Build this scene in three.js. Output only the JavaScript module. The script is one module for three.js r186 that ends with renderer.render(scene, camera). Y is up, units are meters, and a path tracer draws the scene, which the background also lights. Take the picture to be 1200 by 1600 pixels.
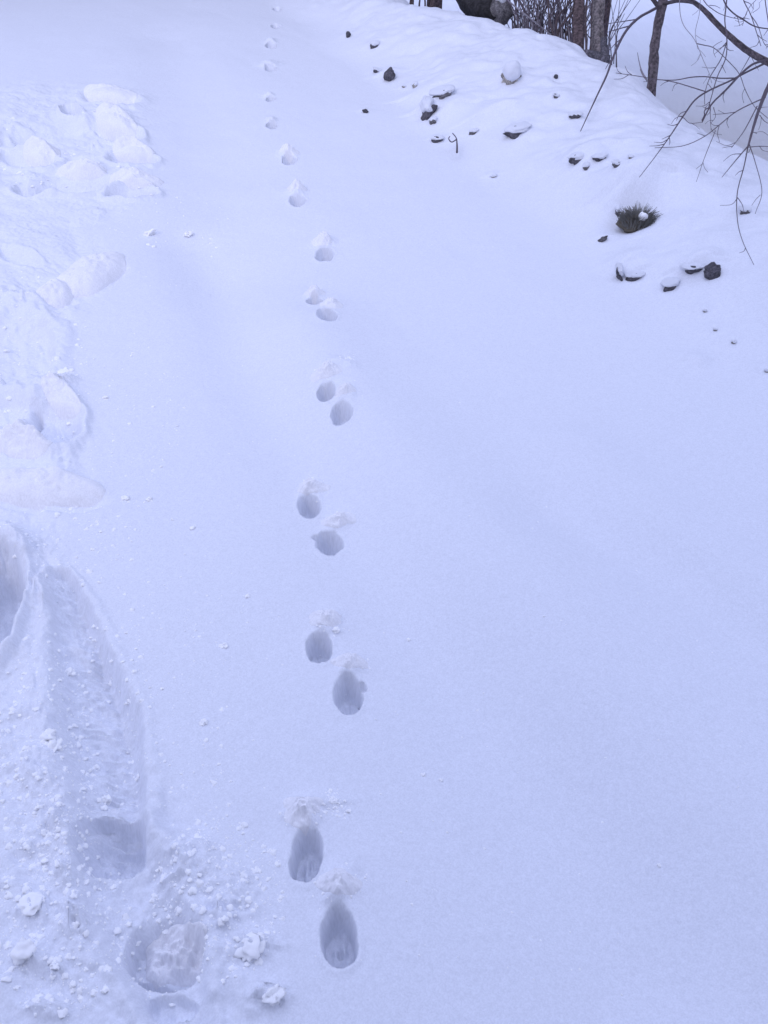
import * as THREE from 'three';
import { mergeGeometries } from 'three/addons/utils/BufferGeometryUtils.js';

// ------------------------------------------------------------------ camera, sky, sun, exposure
const CAM_H = 1.4, PITCH = 38 * Math.PI / 180, FOV = 55;
const scene = new THREE.Scene();
const camera = new THREE.PerspectiveCamera(FOV, 3 / 4, 0.05, 900);
camera.position.set(0, CAM_H, 0);
camera.rotation.set(-PITCH, 0, 0);
scene.add(camera);
const renderer = new THREE.WebGLRenderer({ antialias: true });
renderer.setSize(768, 1024);
renderer.toneMapping = THREE.LinearToneMapping;
renderer.toneMappingExposure = 1.18;
renderer.shadowMap.enabled = true;

// seeded random and noise
function rng(seed) { let a = seed >>> 0; return () => { a = (a + 0x6D2B79F5) | 0; let t = Math.imul(a ^ (a >>> 15), 1 | a); t = (t + Math.imul(t ^ (t >>> 7), 61 | t)) ^ t; return ((t ^ (t >>> 14)) >>> 0) / 4294967296; }; }
function hash(x, y, s) { let h = Math.imul(x, 374761393) ^ Math.imul(y, 668265263) ^ Math.imul(s, 974634777); h = Math.imul(h ^ (h >>> 13), 1274126177); h ^= h >>> 16; return (h >>> 0) / 4294967296; }
function noise(x, y, s = 0) {                                  // value noise, -1..1
  const xi = Math.floor(x), yi = Math.floor(y), fx = x - xi, fy = y - yi;
  const u = fx * fx * fx * (fx * (fx * 6 - 15) + 10), v = fy * fy * fy * (fy * (fy * 6 - 15) + 10);
  const a = hash(xi, yi, s), b = hash(xi + 1, yi, s), c = hash(xi, yi + 1, s), d = hash(xi + 1, yi + 1, s);
  return 2 * (a + (b - a) * u + (c - a) * v + (a - b - c + d) * u * v) - 1;
}
function fbm(x, y, s, oct = 4) { let a = 0, w = 0.5; for (let i = 0; i < oct; i++) { a += w * noise(x, y, s + i * 17); w *= 0.5; const t = x * 1.62 - y * 1.18; y = x * 1.18 + y * 1.62; x = t; } return a; }
const sstep = (a, b, x) => { const t = Math.min(1, Math.max(0, (x - a) / (b - a))); return t * t * (3 - 2 * t); };
const gauss = (x) => Math.exp(-x * x);

{ // overcast winter sky: an even cloud layer, a little brighter overhead
  const W = 512, Hh = 256, d = new Float32Array(W * Hh * 4);
  for (let j = 0; j < Hh; j++) for (let i = 0; i < W; i++) {
    const el = Math.asin(Math.max(-1, Math.min(1, Math.sin((j / (Hh - 1) - 0.5) * Math.PI))));
    const az = i / W * Math.PI * 2, up = Math.max(0, Math.sin(el));
    const cx = Math.cos(az) * Math.cos(el) / (0.25 + up), cy = Math.sin(az) * Math.cos(el) / (0.25 + up);
    const k = (0.62 + 0.50 * up) * (1 + 0.08 * fbm(cx * 1.3, cy * 1.3, 901, 4));
    const o = (j * W + i) * 4;
    d[o] = SKY_R() * k; d[o + 1] = SKY_G() * k; d[o + 2] = SKY_B() * k; d[o + 3] = 1;
  }
  const sky = new THREE.DataTexture(d, W, Hh, THREE.RGBAFormat, THREE.FloatType);
  sky.mapping = THREE.EquirectangularReflectionMapping; sky.magFilter = THREE.LinearFilter; sky.minFilter = THREE.LinearFilter;
  sky.wrapS = THREE.RepeatWrapping; sky.needsUpdate = true;
  scene.background = sky; scene.environment = sky;
}
function SKY_R() { return 0.745; } function SKY_G() { return 0.83; } function SKY_B() { return 1.25; }
const sun = new THREE.DirectionalLight(new THREE.Color(1.0, 0.91, 0.91), 0.52);
sun.position.set(-5, 8.5, 6); sun.target.position.set(0, 0, -3);
sun.castShadow = true; sun.shadow.radius = 44; sun.shadow.mapSize.set(2048, 2048);
Object.assign(sun.shadow.camera, { left: -9, right: 9, top: 9, bottom: -9, near: 0.5, far: 40 });
scene.add(sun, sun.target);

// ------------------------------------------------------------------ from the photograph's pixels (1200 x 1600) to the place
const F = 800 / Math.tan(FOV / 2 * Math.PI / 180), CP = Math.cos(PITCH), SP = Math.sin(PITCH);
const ray = (px, py) => { const a = (px - 600) / F, b = (800 - py) / F; return [a, b * CP - SP, CP + b * SP]; };      // x, y, ahead; per unit of depth
const flat = (px, py, H = 0) => { const r = ray(px, py), t = (H - CAM_H) / r[1]; return [r[0] * t, r[2] * t]; };
const at = (px, py, depth) => { const r = ray(px, py); return new THREE.Vector3(r[0] * depth, CAM_H + r[1] * depth, -r[2] * depth); };
const depthAt = (x, d, H = 0) => d * CP + (CAM_H - H) * SP;
function toPixel(x, d) { const z = d * CP + CAM_H * SP, y = -CAM_H * CP + d * SP; return [600 + F * x / z, 800 - F * y / z]; }

// ------------------------------------------------------------------ the snow surface, as a height over (x, ahead)
const features = [];
function ellipse(px, py, rx, ry, rot = 0) {                   // an ellipse of the photograph laid on the ground
  const c = flat(px, py), a = flat(px + 1, py), b = flat(px, py + 1);
  const j = [a[0] - c[0], b[0] - c[0], a[1] - c[1], b[1] - c[1]], det = j[0] * j[3] - j[1] * j[2];
  const co = Math.cos(rot * Math.PI / 180), si = Math.sin(rot * Math.PI / 180);
  const big = Math.max(rx, ry), R = 2.6 * big * Math.max(Math.hypot(j[0], j[2]), Math.hypot(j[1], j[3]));
  return { c, R, scale: Math.abs(j[0]), q: (x, d) => {
    const X = x - c[0], D = d - c[1], ux = (j[3] * X - j[1] * D) / det, uy = (-j[2] * X + j[0] * D) / det;
    return [(ux * co + uy * si) / rx, (-ux * si + uy * co) / ry];
  } };
}
let seedNo = 1;
function hole(px, py, rx, ry, o = {}) {                       // steep near wall, a ramp on the far side where the foot dragged
  const e = ellipse(px, py, rx, ry, o.rot ?? 0), s = seedNo++ * 31, depth = o.depth ?? 0.05, near = o.near ?? 0.22, far = o.far ?? 0.5, rough = o.rough ?? 0.07, nf = o.nf ?? 3, pw = o.pow ?? 2;
  const f = { ...e, name: o.name, label: o.label, edge: o.edge ?? 1.0 };
  f.radius = (x, d) => { const [u, v] = e.q(x, d); return [Math.pow(Math.pow(Math.abs(u), pw) + Math.pow(Math.abs(v), pw), 1 / pw) + rough * noise(u * nf + 9, v * nf + 5, s) + rough * 0.22 * noise(u * nf * 3, v * nf * 3, s + 1), u, v]; };
  f.h = (x, d) => {
    const [r, u, v] = f.radius(x, d);
    if (r > 1.9) return 0;
    const dir = r > 1e-3 ? Math.max(-1, Math.min(1, v / r)) : 0, soft = near + (far - near) * sstep(-0.1, -0.95, dir);
    let h = -depth * (1 - sstep(1 - soft, 1.0, r)) * (1 + (o.tilt ?? 0) * v + (o.tiltx ?? 0) * u);
    h += (o.rim ?? 0.12) * depth * gauss((r - 1.14) / 0.16);
    if (r < 1) h += (o.floor ?? 0.05) * depth * noise(u * 4, v * 4, s + 2) * (1 - r) * 2;
    if (o.bars && r < 0.95) h += o.bars[0] * Math.sin((v * o.bars[1] + u * u * o.bars[2] + 0.25 * noise(u * 3, v * 3, s + 4)) * Math.PI) * sstep(0.95, 0.7, r);
    return h;
  };
  features.push(f); return f;
}
function pile(px, py, rx, ry, height, o = {}) {               // kicked-up or heaped snow
  const e = ellipse(px, py, rx, ry, o.rot ?? 0), s = seedNo++ * 31, k = o.lumps ?? 0.35, nf = o.nf ?? 2.6;
  features.push({ ...e, h: (x, d) => {
    const [u, v] = e.q(x, d), r = Math.hypot(u, v) + 0.22 * noise(u * 1.7, v * 1.7, s);
    if (r > 1.7) return 0;
    const n = 1 - Math.abs(noise(u * nf, v * nf, s + 3)), n2 = noise(u * nf * 2.7, v * nf * 2.7, s + 5);
    return (o.flat ? 1.25 : 1.2) * height * (o.flat ? sstep(1.25, 0.5, r) : gauss(r / 0.75)) * (1 - k + k * n + 0.25 * k * n2);
  } });
}
function trench(pts, depth, o = {}) {                         // a furrow along a bent line: [px, py, half width in px, relative depth]
  const s = seedNo++ * 31, P = pts.map(([px, py, hw, k = 1]) => { const c = flat(px, py); return [c[0], c[1], hw * depthAt(c[0], c[1]) / F, k]; });
  const cx = P.reduce((a, p) => a + p[0], 0) / P.length, cd = P.reduce((a, p) => a + p[1], 0) / P.length;
  const f = { c: [cx, cd], R: Math.max(...P.map((p) => Math.hypot(p[0] - cx, p[1] - cd) + 2.2 * p[2])), name: o.name, label: o.label, edge: 1.0 };
  f.radius = (x, d) => {
    let best = 9, lat = 0, kk = 1, al = 0;
    for (let i = 0; i + 1 < P.length; i++) {
      const [ax, ad, aw, ak] = P[i], [bx, bd, bw, bk] = P[i + 1], ex = bx - ax, ed = bd - ad, L = ex * ex + ed * ed;
      const t = Math.max(0, Math.min(1, ((x - ax) * ex + (d - ad) * ed) / L)), qx = x - ax - ex * t, qd = d - ad - ed * t;
      const w = aw + (bw - aw) * t, r = Math.hypot(qx, qd) / w;
      if (r < best) { best = r; lat = (qx * -ed + qd * ex) / Math.sqrt(L) / w; kk = ak + (bk - ak) * t; al = i + t; }
    }
    return [best + (o.rough ?? 0.08) * noise(x * 22, d * 22, s) + (o.rough ?? 0.08) * 0.6 * noise(x * 60, d * 60, s + 1), lat, kk, al];
  };
  f.h = (x, d) => {
    const [r, lat, kk, al] = f.radius(x, d);
    if (r > 1.9) return 0;
    let h = -depth * kk * (1 - sstep(1 - (o.soft ?? 0.4), 1.0, r)) * (1 + (o.tilt ?? 0) * lat);
    h += (o.rim ?? 0.1) * depth * gauss((r - 1.13) / 0.17);
    if (o.streaks && r < 1) h += o.streaks * (1 - r * r) * (noise(lat * 2.2 + al * 3, al * 26 - lat * 5, s + 2) + 0.6 * noise(lat * 6, al * 45 - lat * 9, s + 3));
    return h;
  };
  features.push(f); return f;
}

// the animal's prints, from the nearest pair to the far end of the trail
const P = (px, py, rx, ry, depth, label, o = {}) => hole(px, py, rx, ry, { depth, near: 0.2, far: 0.36, rim: 0.04, pow: 2.2, rough: 0.13, floor: 0.09, nf: 1.6, name: 'paw_print', label, ...o });
P(478, 1336, 25, 43, 0.058, 'long paw print, left of the nearest pair', { rot: 8, tilt: 0.15 });
P(530, 1462, 30, 51, 0.062, 'long paw print, right of the nearest pair', { rot: -2, tilt: 0.2 });
P(499, 1012, 20, 24, 0.055, 'round paw print, left of the second pair', {});
P(543, 1087, 23, 30, 0.058, 'round paw print with a notch, right of the second pair', {});
P(482, 781, 18, 19, 0.052, 'round paw print, left of the third pair', { rot: 20 });
P(515, 838, 21, 20, 0.055, 'round paw print, right of the third pair', {});
P(510, 626, 14, 12, 0.05, 'small paw print, left of the fourth pair', {});
P(535, 659, 16, 15, 0.052, 'small paw print, right of the fourth pair', {});
P(491, 479, 12, 9, 0.05, 'small paw print, left of the fifth pair', {});
P(512, 509, 15, 12, 0.052, 'small paw print, right of the fifth pair', {});
P(507, 397, 14, 10, 0.055, 'single paw print beyond the fifth pair', {});
P(465, 314, 13, 9, 0.055, 'single far paw print', {});
P(452, 249, 11, 7, 0.055, 'single far paw print', {});
P(424, 196, 8, 5, 0.05, 'single far paw print', {});
P(423, 154, 7, 4, 0.05, 'single far paw print', {});
P(423, 107, 9, 4, 0.05, 'single far paw print', {});
P(424, 72, 8, 4, 0.05, 'single far paw print', {});
P(431, 42, 7, 3.4, 0.05, 'single far paw print', {});
P(433, 15, 6, 3, 0.05, 'single far paw print', {});
hole(566, 1073, 7, 8, { depth: 0.02, rim: 0 }); hole(494, 830, 7, 5, { depth: 0.02, rim: 0 });
// the snow thrown up at the far side of each print
for (const [px, py, rx, ry, h] of [[474, 1277, 30, 24, 0.02], [529, 1390, 34, 32, 0.018], [510, 973, 26, 20, 0.018], [545, 1042, 28, 24, 0.016], [486, 754, 22, 13, 0.017], [526, 806, 24, 14, 0.017],
  [510, 603, 19, 12, 0.017], [541, 633, 16, 11, 0.015], [491, 464, 14, 8, 0.017], [518, 490, 15, 8, 0.015], [506, 380, 16, 9, 0.022], [464, 299, 14, 7, 0.024], [448, 238, 15, 6, 0.022],
  [424, 188, 10, 5, 0.02], [420, 101, 18, 5, 0.02], [424, 66, 10, 4, 0.02], [505, 1255, 55, 12, 0.007], [545, 1350, 30, 18, 0.007], [545, 590, 20, 10, 0.008], [520, 585, 25, 9, 0.008], [420, 148, 9, 3, 0.016]])
  pile(px, py, rx, ry, h);

// the deep prints and the furrow of a walker along the left edge
trench([[92, 905, 22, 0.3], [112, 960, 38, 0.7], [134, 1050, 54, 0.9], [158, 1150, 68, 0.95], [170, 1230, 66, 0.8], [176, 1300, 60, 0.5]], 0.066, { tilt: 0.45, soft: 0.5, rim: 0.07, streaks: 0.005, name: 'leg_furrow', label: 'long furrow dragged by a leg above the nearest boot print' });
trench([[175, 1330, 66, 0.8], [215, 1420, 82, 0.9], [262, 1520, 66, 0.8], [285, 1610, 52, 0.7]], 0.034, { soft: 0.5, rim: 0.25 });
hole(172, 1312, 59, 52, { depth: 0.036, near: 0.18, far: 0.14, rim: 0.05, pow: 2.6, bars: [0.004, 3.2, 1.2], rough: 0.05, name: 'boot_print', label: 'boot print with tread ridges at the foot of the furrow' });
hole(256, 1478, 67, 64, { depth: 0.056, near: 0.14, far: 0.65, rim: 0.06, pow: 2, rough: 0.035, name: 'boot_print', label: 'nearest deep boot print with a dark hollow at its heel' });
hole(238, 1511, 40, 13, { depth: 0.02, near: 0.4, far: 0.5, rim: 0, rot: 16, rough: 0.2 });
hole(268, 1568, 42, 24, { depth: 0.018, near: 0.2, far: 0.6, rim: 0 });
hole(-8, 935, 46, 92, { depth: 0.11, near: 0.2, far: 0.4, rim: 0.2, tiltx: -0.1, rot: 14, name: 'boot_print', label: 'boot print cut by the left edge beside the furrow' });
hole(66, 778, 104, 26, { depth: 0.012, near: 0.2, far: 0.9, rim: 0.1, rot: 3, tilt: 0.4 });
hole(86, 658, 44, 42, { depth: 0.05, near: 0.3, far: 0.85, rim: 0.3, rot: 25, name: 'boot_print', label: 'rounded boot print above the long snow tongue' });
hole(8, 640, 60, 26, { depth: 0.03, near: 0.2, far: 0.6, rim: 0.15 });
hole(22, 535, 70, 66, { depth: 0.05, near: 0.25, far: 0.8, rim: 0.2, rough: 0.14, name: 'boot_print', label: 'ragged shallow boot print at the left edge' });
hole(142, 446, 70, 22, { depth: 0.012, near: 0.2, far: 0.9, rim: 0.1, rot: -27, tilt: 0.4 });
hole(88, 478, 34, 16, { depth: 0.008, near: 0.2, far: 0.9, rim: 0.1, rot: -10 });
for (const [px, py, rx, ry, dp, rot] of [[172, 152, 44, 12, 0.05, 4], [112, 176, 17, 9, 0.12, 10], [178, 205, 42, 20, 0.09, 14], [85, 205, 60, 26, 0.07, -8], [205, 247, 38, 13, 0.07, 0], [120, 292, 70, 14, 0.08, -4],
  [205, 304, 42, 11, 0.09, -4], [45, 250, 46, 14, 0.06, 5], [55, 300, 34, 10, 0.06, 0], [20, 215, 30, 18, 0.06, 0], [30, 402, 36, 14, 0.03, 20]])
  hole(px, py, rx, ry, { depth: dp * 0.65, near: 0.3, far: 0.9, rim: 0.25, rot, tilt: 0.3, rough: 0.12, nf: 2 });
for (const [px, py, rx, ry, h] of [[170, 140, 36, 7, 0.012], [178, 180, 34, 9, 0.02], [150, 232, 18, 12, 0.02], [130, 268, 34, 8, 0.018], [60, 235, 26, 10, 0.018], [215, 285, 30, 7, 0.018], [50, 278, 30, 8, 0.02],
  [30, 470, 40, 16, 0.025], [95, 602, 32, 12, 0.03], [35, 690, 46, 16, 0.035], [40, 860, 40, 26, 0.02], [64, 930, 26, 50, 0.018],
  [60, 1100, 26, 70, 0.014], [62, 1210, 40, 46, 0.022], [90, 1290, 34, 50, 0.022], [60, 1420, 50, 40, 0.016], [120, 1440, 34, 40, 0.02], [290, 1350, 54, 40, 0.026], [352, 1425, 46, 44, 0.022],
  [400, 1480, 40, 26, 0.016], [40, 1500, 30, 20, 0.02], [420, 1560, 36, 22, 0.018], [90, 1520, 22, 16, 0.014], [70, 1580, 40, 18, 0.014], [370, 1380, 30, 30, 0.014], [110, 1370, 30, 22, 0.018], [130, 985, 30, 40, 0.01]])
  pile(px, py, rx, ry, h, { lumps: 0.7, nf: 2.4 });

// snow heaped over what sticks out of the bank is added by mound()
const mounds = [];
// where the walker broke the crust: x limit of the churned strip at each height of the photograph
const CHURN = [[120, 150], [140, 240], [310, 255], [360, 150], [430, 190], [520, 110], [650, 140], [760, 150], [830, 110], [920, 130], [1020, 200], [1200, 270], [1330, 350], [1440, 410], [1600, 430]];
function churn(px, py) {
  if (py < 112) return 0;
  let i = 0; while (i + 2 < CHURN.length && py > CHURN[i + 1][0]) i++;
  const [ya, xa] = CHURN[i], [yb, xb] = CHURN[i + 1], lim = xa + (xb - xa) * Math.max(0, Math.min(1, (py - ya) / (yb - ya)));
  return sstep(lim + 25, lim - 60, px) * sstep(112, 150, py);
}
// the long low swells of the snowed-over road: [line in the photograph, half width m, height m]
const swells = [[[[480, 520], [560, 640], [740, 850], [900, 1000], [1120, 1230], [1300, 1400]], 0.17, 0.02], [[[300, 380], [350, 480], [430, 640], [600, 900], [760, 1120], [1000, 1500]], 0.13, -0.014],
  [[[900, 700], [1040, 820], [1200, 940], [1320, 1030]], 0.1, 0.009], [[[860, 800], [1050, 900], [1210, 1010]], 0.09, -0.010], [[[260, 60], [330, 250], [380, 420]], 0.22, -0.012]]
  .map(([l, w, h]) => [l.map(([a, b]) => flat(a, b)), w, h]);
// the bank on the right
const bankT = (x, d) => (x - 1.04) * 0.949 + (d - 2.3) * 0.314, bankS = (x, d) => (x - 1.04) * -0.314 + (d - 2.3) * 0.949;
const CREST = [[-6, 1.5], [0, 1.05], [1.29, 0.9], [2.14, 0.87], [2.7, 0.86], [3.1, 0.86], [3.43, 0.74], [3.9, 0.64], [4.36, 0.52], [6, 0.5], [12, 0.7]];
function crestT(s) { if (s <= -6) return 1.5; for (let i = 0; i + 1 < CREST.length; i++) if (s < CREST[i + 1][0]) { const [a, b] = CREST[i], [c, e] = CREST[i + 1]; const t = (s - a) / (c - a), k = t * t * (3 - 2 * t); return b + (e - b) * k; } return 0.7; }
function bank(x, d) {
  const t = bankT(x, d) + 0.06 * noise(x * 2.1, d * 2.1, 401), s = bankS(x, d), fade = 1;
  if (t < -0.4) return 0;
  const tc = crestT(s) + 0.05 * noise(s * 2.3, 3, 402), rise = 0.17 * sstep(-0.12, 0.5, t) + 0.05 * sstep(0.3, 0.8, t);
  const over = t - tc, soft = 0.10 + 0.45 * sstep(2.6, 1.2, s), g = over > -soft ? (over + soft) * (over + soft) / (4 * soft) : 0, drop = over > soft ? over : g;
  const fall = drop < 1.5 ? drop * 0.85 : 1.5 * 0.85 + 0.6 * (1 - Math.exp(-(drop - 1.5) / 0.7));
  const lumps = (0.045 * fbm(x * 3.1, d * 3.1, 403, 4) + 0.015 * fbm(x * 11, d * 11, 404, 2)) * sstep(0.0, 0.25, t);
  return (rise - fall + lumps + 0.22 * Math.max(0, drop - 6) * sstep(6, 16, drop) * 0.35) * fade;
}
function baseHeight(x, d) {                                   // everything but the small features
  let h = bank(x, d) + 0.012 * fbm(x * 1.1, d * 1.1, 11, 3) + 0.05 * noise(x * 0.12, d * 0.12, 12) * sstep(7, 14, Math.hypot(x, d));
  for (const [l, w, a] of swells) {
    let m = 1e9; for (let i = 0; i + 1 < l.length; i++) { const ex = l[i + 1][0] - l[i][0], ed = l[i + 1][1] - l[i][1], q = Math.max(0, Math.min(1, ((x - l[i][0]) * ex + (d - l[i][1]) * ed) / (ex * ex + ed * ed))); m = Math.min(m, Math.hypot(x - l[i][0] - ex * q, d - l[i][1] - ed * q)); }
    if (m < 3 * w) h += 2.2 * a * gauss(m / w);
  }
  for (const m of mounds) { const X = x - m.x, D = d - m.d, r2 = (X * X + D * D) / (m.r * m.r); if (r2 < 9) h += m.h * Math.exp(-r2) * (D > 0 ? 1 : Math.exp(-1.2 * r2)); }
  return h;
}
let stampGrid = null;                                         // buckets so that each point tests only the features near it
function nearFeatures(x, d) {
  if (!stampGrid) { stampGrid = new Map(); features.forEach((f) => { for (let i = Math.floor((f.c[0] - f.R) * 4); i <= Math.floor((f.c[0] + f.R) * 4); i++) for (let j = Math.floor((f.c[1] - f.R) * 4); j <= Math.floor((f.c[1] + f.R) * 4); j++) { const k = i * 4096 + j; if (!stampGrid.has(k)) stampGrid.set(k, []); stampGrid.get(k).push(f); } }); }
  return stampGrid.get(Math.floor(x * 4) * 4096 + Math.floor(d * 4)) ?? [];
}
function height(x, d) {
  let h = baseHeight(x, d);
  if (d < 12 && d > 0.2 && Math.abs(x) < 6) {
    for (const f of nearFeatures(x, d)) h += f.h(x, d);
    const [px, py] = toPixel(x, d), c = churn(px, py);
    if (c > 0.001) {
      const far = sstep(1.2, 3.5, d);
      const a = fbm(x * (26 - 16 * far), d * (26 - 16 * far), 51, 3), b = 1 - Math.abs(noise(x * 42, d * 42, 53)), e = noise(x * 95, d * 95, 55);
      h += c * ((0.012 + 0.003 * far) * a + 0.005 * b * b * Math.max(0, a + 0.3) + 0.0018 * e);
    }
    h += 0.0004 * noise(x * 60, d * 60, 61) + 0.0003 * noise(x * 130, d * 130, 62) + 0.003 * fbm(x * 7, d * 7, 63, 2) + 0.0016 * fbm((x + 0.55 * d) * 11, (d - 0.55 * x) * 2.2, 64, 2) * sstep(-0.2, 0.6, x + 0.25 * d);
  }
  return h;
}
function onSnow(px, py, fn = baseHeight) {                    // where a sight line meets the snow: [x, ahead, height]
  const r = ray(px, py); let t0 = 0.6;
  for (let t = 0.6; t < 40; t += 0.02) { if (CAM_H + r[1] * t < fn(r[0] * t, r[2] * t)) { let a = t0, b = t; for (let i = 0; i < 14; i++) { const m = (a + b) / 2; if (CAM_H + r[1] * m < fn(r[0] * m, r[2] * m)) b = m; else a = m; } return [r[0] * b, r[2] * b, CAM_H + r[1] * b, b]; } t0 = t; }
  return [r[0] * 12, r[2] * 12, fn(r[0] * 12, r[2] * 12), 12];
}

// ------------------------------------------------------------------ materials
function grainTexture(size, fn, srgb) {
  const d = new Uint8Array(size * size * 4);
  for (let j = 0; j < size; j++) for (let i = 0; i < size; i++) { const v = fn(i, j), o = (j * size + i) * 4; for (let c = 0; c < 3; c++) d[o + c] = Math.max(0, Math.min(255, (Array.isArray(v) ? v[c] : v) * 255)); d[o + 3] = 255; }
  const t = new THREE.DataTexture(d, size, size); t.wrapS = t.wrapT = THREE.RepeatWrapping; t.magFilter = THREE.LinearFilter; t.minFilter = THREE.LinearMipmapLinearFilter; t.generateMipmaps = true;
  if (srgb) t.colorSpace = THREE.SRGBColorSpace; t.needsUpdate = true; return t;
}
const wrapNoise = (i, j, size, cells, s) => {                 // value noise that repeats over the tile
  const x = i / size * cells, y = j / size * cells, xi = Math.floor(x), yi = Math.floor(y), fx = x - xi, fy = y - yi, u = fx * fx * (3 - 2 * fx), v = fy * fy * (3 - 2 * fy), m = (a) => a % cells;
  const a = hash(m(xi), m(yi), s), b = hash(m(xi + 1), m(yi), s), c = hash(m(xi), m(yi + 1), s), e = hash(m(xi + 1), m(yi + 1), s);
  return a + (b - a) * u + (c - a) * v + (a - b - c + e) * u * v;
};
const snowBump = grainTexture(1024, (i, j) => 0.4 * wrapNoise(i, j, 1024, 420, 1) + 0.3 * wrapNoise(i, j, 1024, 230, 2) + 0.3 * wrapNoise(i, j, 1024, 97, 3));
const snowColor = grainTexture(1024, (i, j) => { const g = 0.945 + 0.05 * (wrapNoise(i, j, 1024, 512, 5) - 0.5) + 0.02 * (wrapNoise(i, j, 1024, 190, 6) - 0.5); return [g, g, g + 0.008]; }, true);
for (const t of [snowBump, snowColor]) t.repeat.set(1 / 0.83, 1 / 0.83);
const M = {};
M.snow = new THREE.MeshPhysicalMaterial({ name: 'snow', color: new THREE.Color(0.90, 0.92, 0.97), map: snowColor, bumpMap: snowBump, bumpScale: 0.0009, roughness: 0.75, specularIntensity: 0.35 });
M.clump = new THREE.MeshPhysicalMaterial({ name: 'loose_snow', color: new THREE.Color(0.965, 0.965, 0.975), roughness: 0.8, specularIntensity: 0.3 });
M.heap = new THREE.MeshPhysicalMaterial({ name: 'heaped_snow', color: new THREE.Color(0.985, 0.98, 0.99), map: snowColor, bumpMap: snowBump, bumpScale: 0.0012, roughness: 0.8, specularIntensity: 0.3 });
const barkTex = grainTexture(256, (i, j) => { const g = 0.35 + 0.4 * wrapNoise(i, j, 256, 64, 8) * wrapNoise(i, j, 256, 9, 9) + 0.3 * wrapNoise(i, j, 256, 16, 10); return [g, g * 0.94, g * 0.92]; }, true);
const barkBump = grainTexture(256, (i, j) => 0.6 * wrapNoise(i, j, 256, 40, 12) + 0.4 * wrapNoise(i, j, 256, 13, 13));
M.bark = new THREE.MeshStandardMaterial({ name: 'bark', color: new THREE.Color(0.31, 0.29, 0.33), map: barkTex, bumpMap: barkBump, bumpScale: 0.004, roughness: 0.95 });
M.bark2 = new THREE.MeshStandardMaterial({ name: 'brown_bark', color: new THREE.Color(0.30, 0.25, 0.27), map: barkTex, bumpMap: barkBump, bumpScale: 0.004, roughness: 0.95 });
M.greyBark = new THREE.MeshStandardMaterial({ name: 'grey_bark', color: new THREE.Color(0.62, 0.61, 0.62), map: barkTex, bumpMap: barkBump, bumpScale: 0.003, roughness: 0.95 });
M.twig = new THREE.MeshStandardMaterial({ name: 'twig', color: new THREE.Color(0.105, 0.085, 0.105), roughness: 0.9 });
M.paleTwig = new THREE.MeshStandardMaterial({ name: 'pale_twig', color: new THREE.Color(0.26, 0.24, 0.27), roughness: 0.9 });
const stoneTex = grainTexture(256, (i, j) => { const g = 0.28 + 0.25 * wrapNoise(i, j, 256, 30, 21) + 0.25 * wrapNoise(i, j, 256, 9, 22); return [g, g * 0.97, g * 0.92]; }, true);
M.stone = new THREE.MeshStandardMaterial({ name: 'stone', color: new THREE.Color(0.6, 0.6, 0.7), map: stoneTex, bumpMap: barkBump, bumpScale: 0.003, roughness: 0.9 });
M.darkStone = new THREE.MeshStandardMaterial({ name: 'dark_stone', color: new THREE.Color(0.38, 0.38, 0.50), map: stoneTex, bumpMap: barkBump, bumpScale: 0.003, roughness: 0.9 });
M.blackStone = new THREE.MeshStandardMaterial({ name: 'black_stone', color: new THREE.Color(0.12, 0.12, 0.15), map: stoneTex, bumpMap: barkBump, bumpScale: 0.003, roughness: 0.9 });
M.paleStone = new THREE.MeshStandardMaterial({ name: 'grey_stone', color: new THREE.Color(1.5, 1.48, 1.5), map: stoneTex, bumpMap: barkBump, bumpScale: 0.003, roughness: 0.9 });
M.grass = new THREE.MeshStandardMaterial({ name: 'dry_grass', color: new THREE.Color(0.2, 0.195, 0.18), roughness: 0.95, side: THREE.DoubleSide });
M.needles = new THREE.MeshStandardMaterial({ name: 'needles', color: new THREE.Color(0.045, 0.06, 0.05), roughness: 0.9, side: THREE.DoubleSide });
M.moss = new THREE.MeshStandardMaterial({ name: 'moss', color: new THREE.Color(0.12, 0.105, 0.08), roughness: 1 });

// ------------------------------------------------------------------ naming
const taken = new Map();
const numbered = (n) => { const k = taken.get(n) ?? 0; taken.set(n, k + 1); return k ? n + '_' + String(k).padStart(3, '0') : n; };
function add(o, name, label, category, group, kind) { o.name = numbered(name); if (label) o.userData.label = label; if (category) o.userData.category = category; if (group) o.userData.group = group; if (kind) o.userData.kind = kind; scene.add(o); return o; }
function part(parent, name, geometry, material, label, kind) { const m = new THREE.Mesh(geometry, material); m.name = name; m.castShadow = m.receiveShadow = true; if (label) m.userData.label = label; if (kind) m.userData.kind = kind; parent.add(m); return m; }

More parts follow.
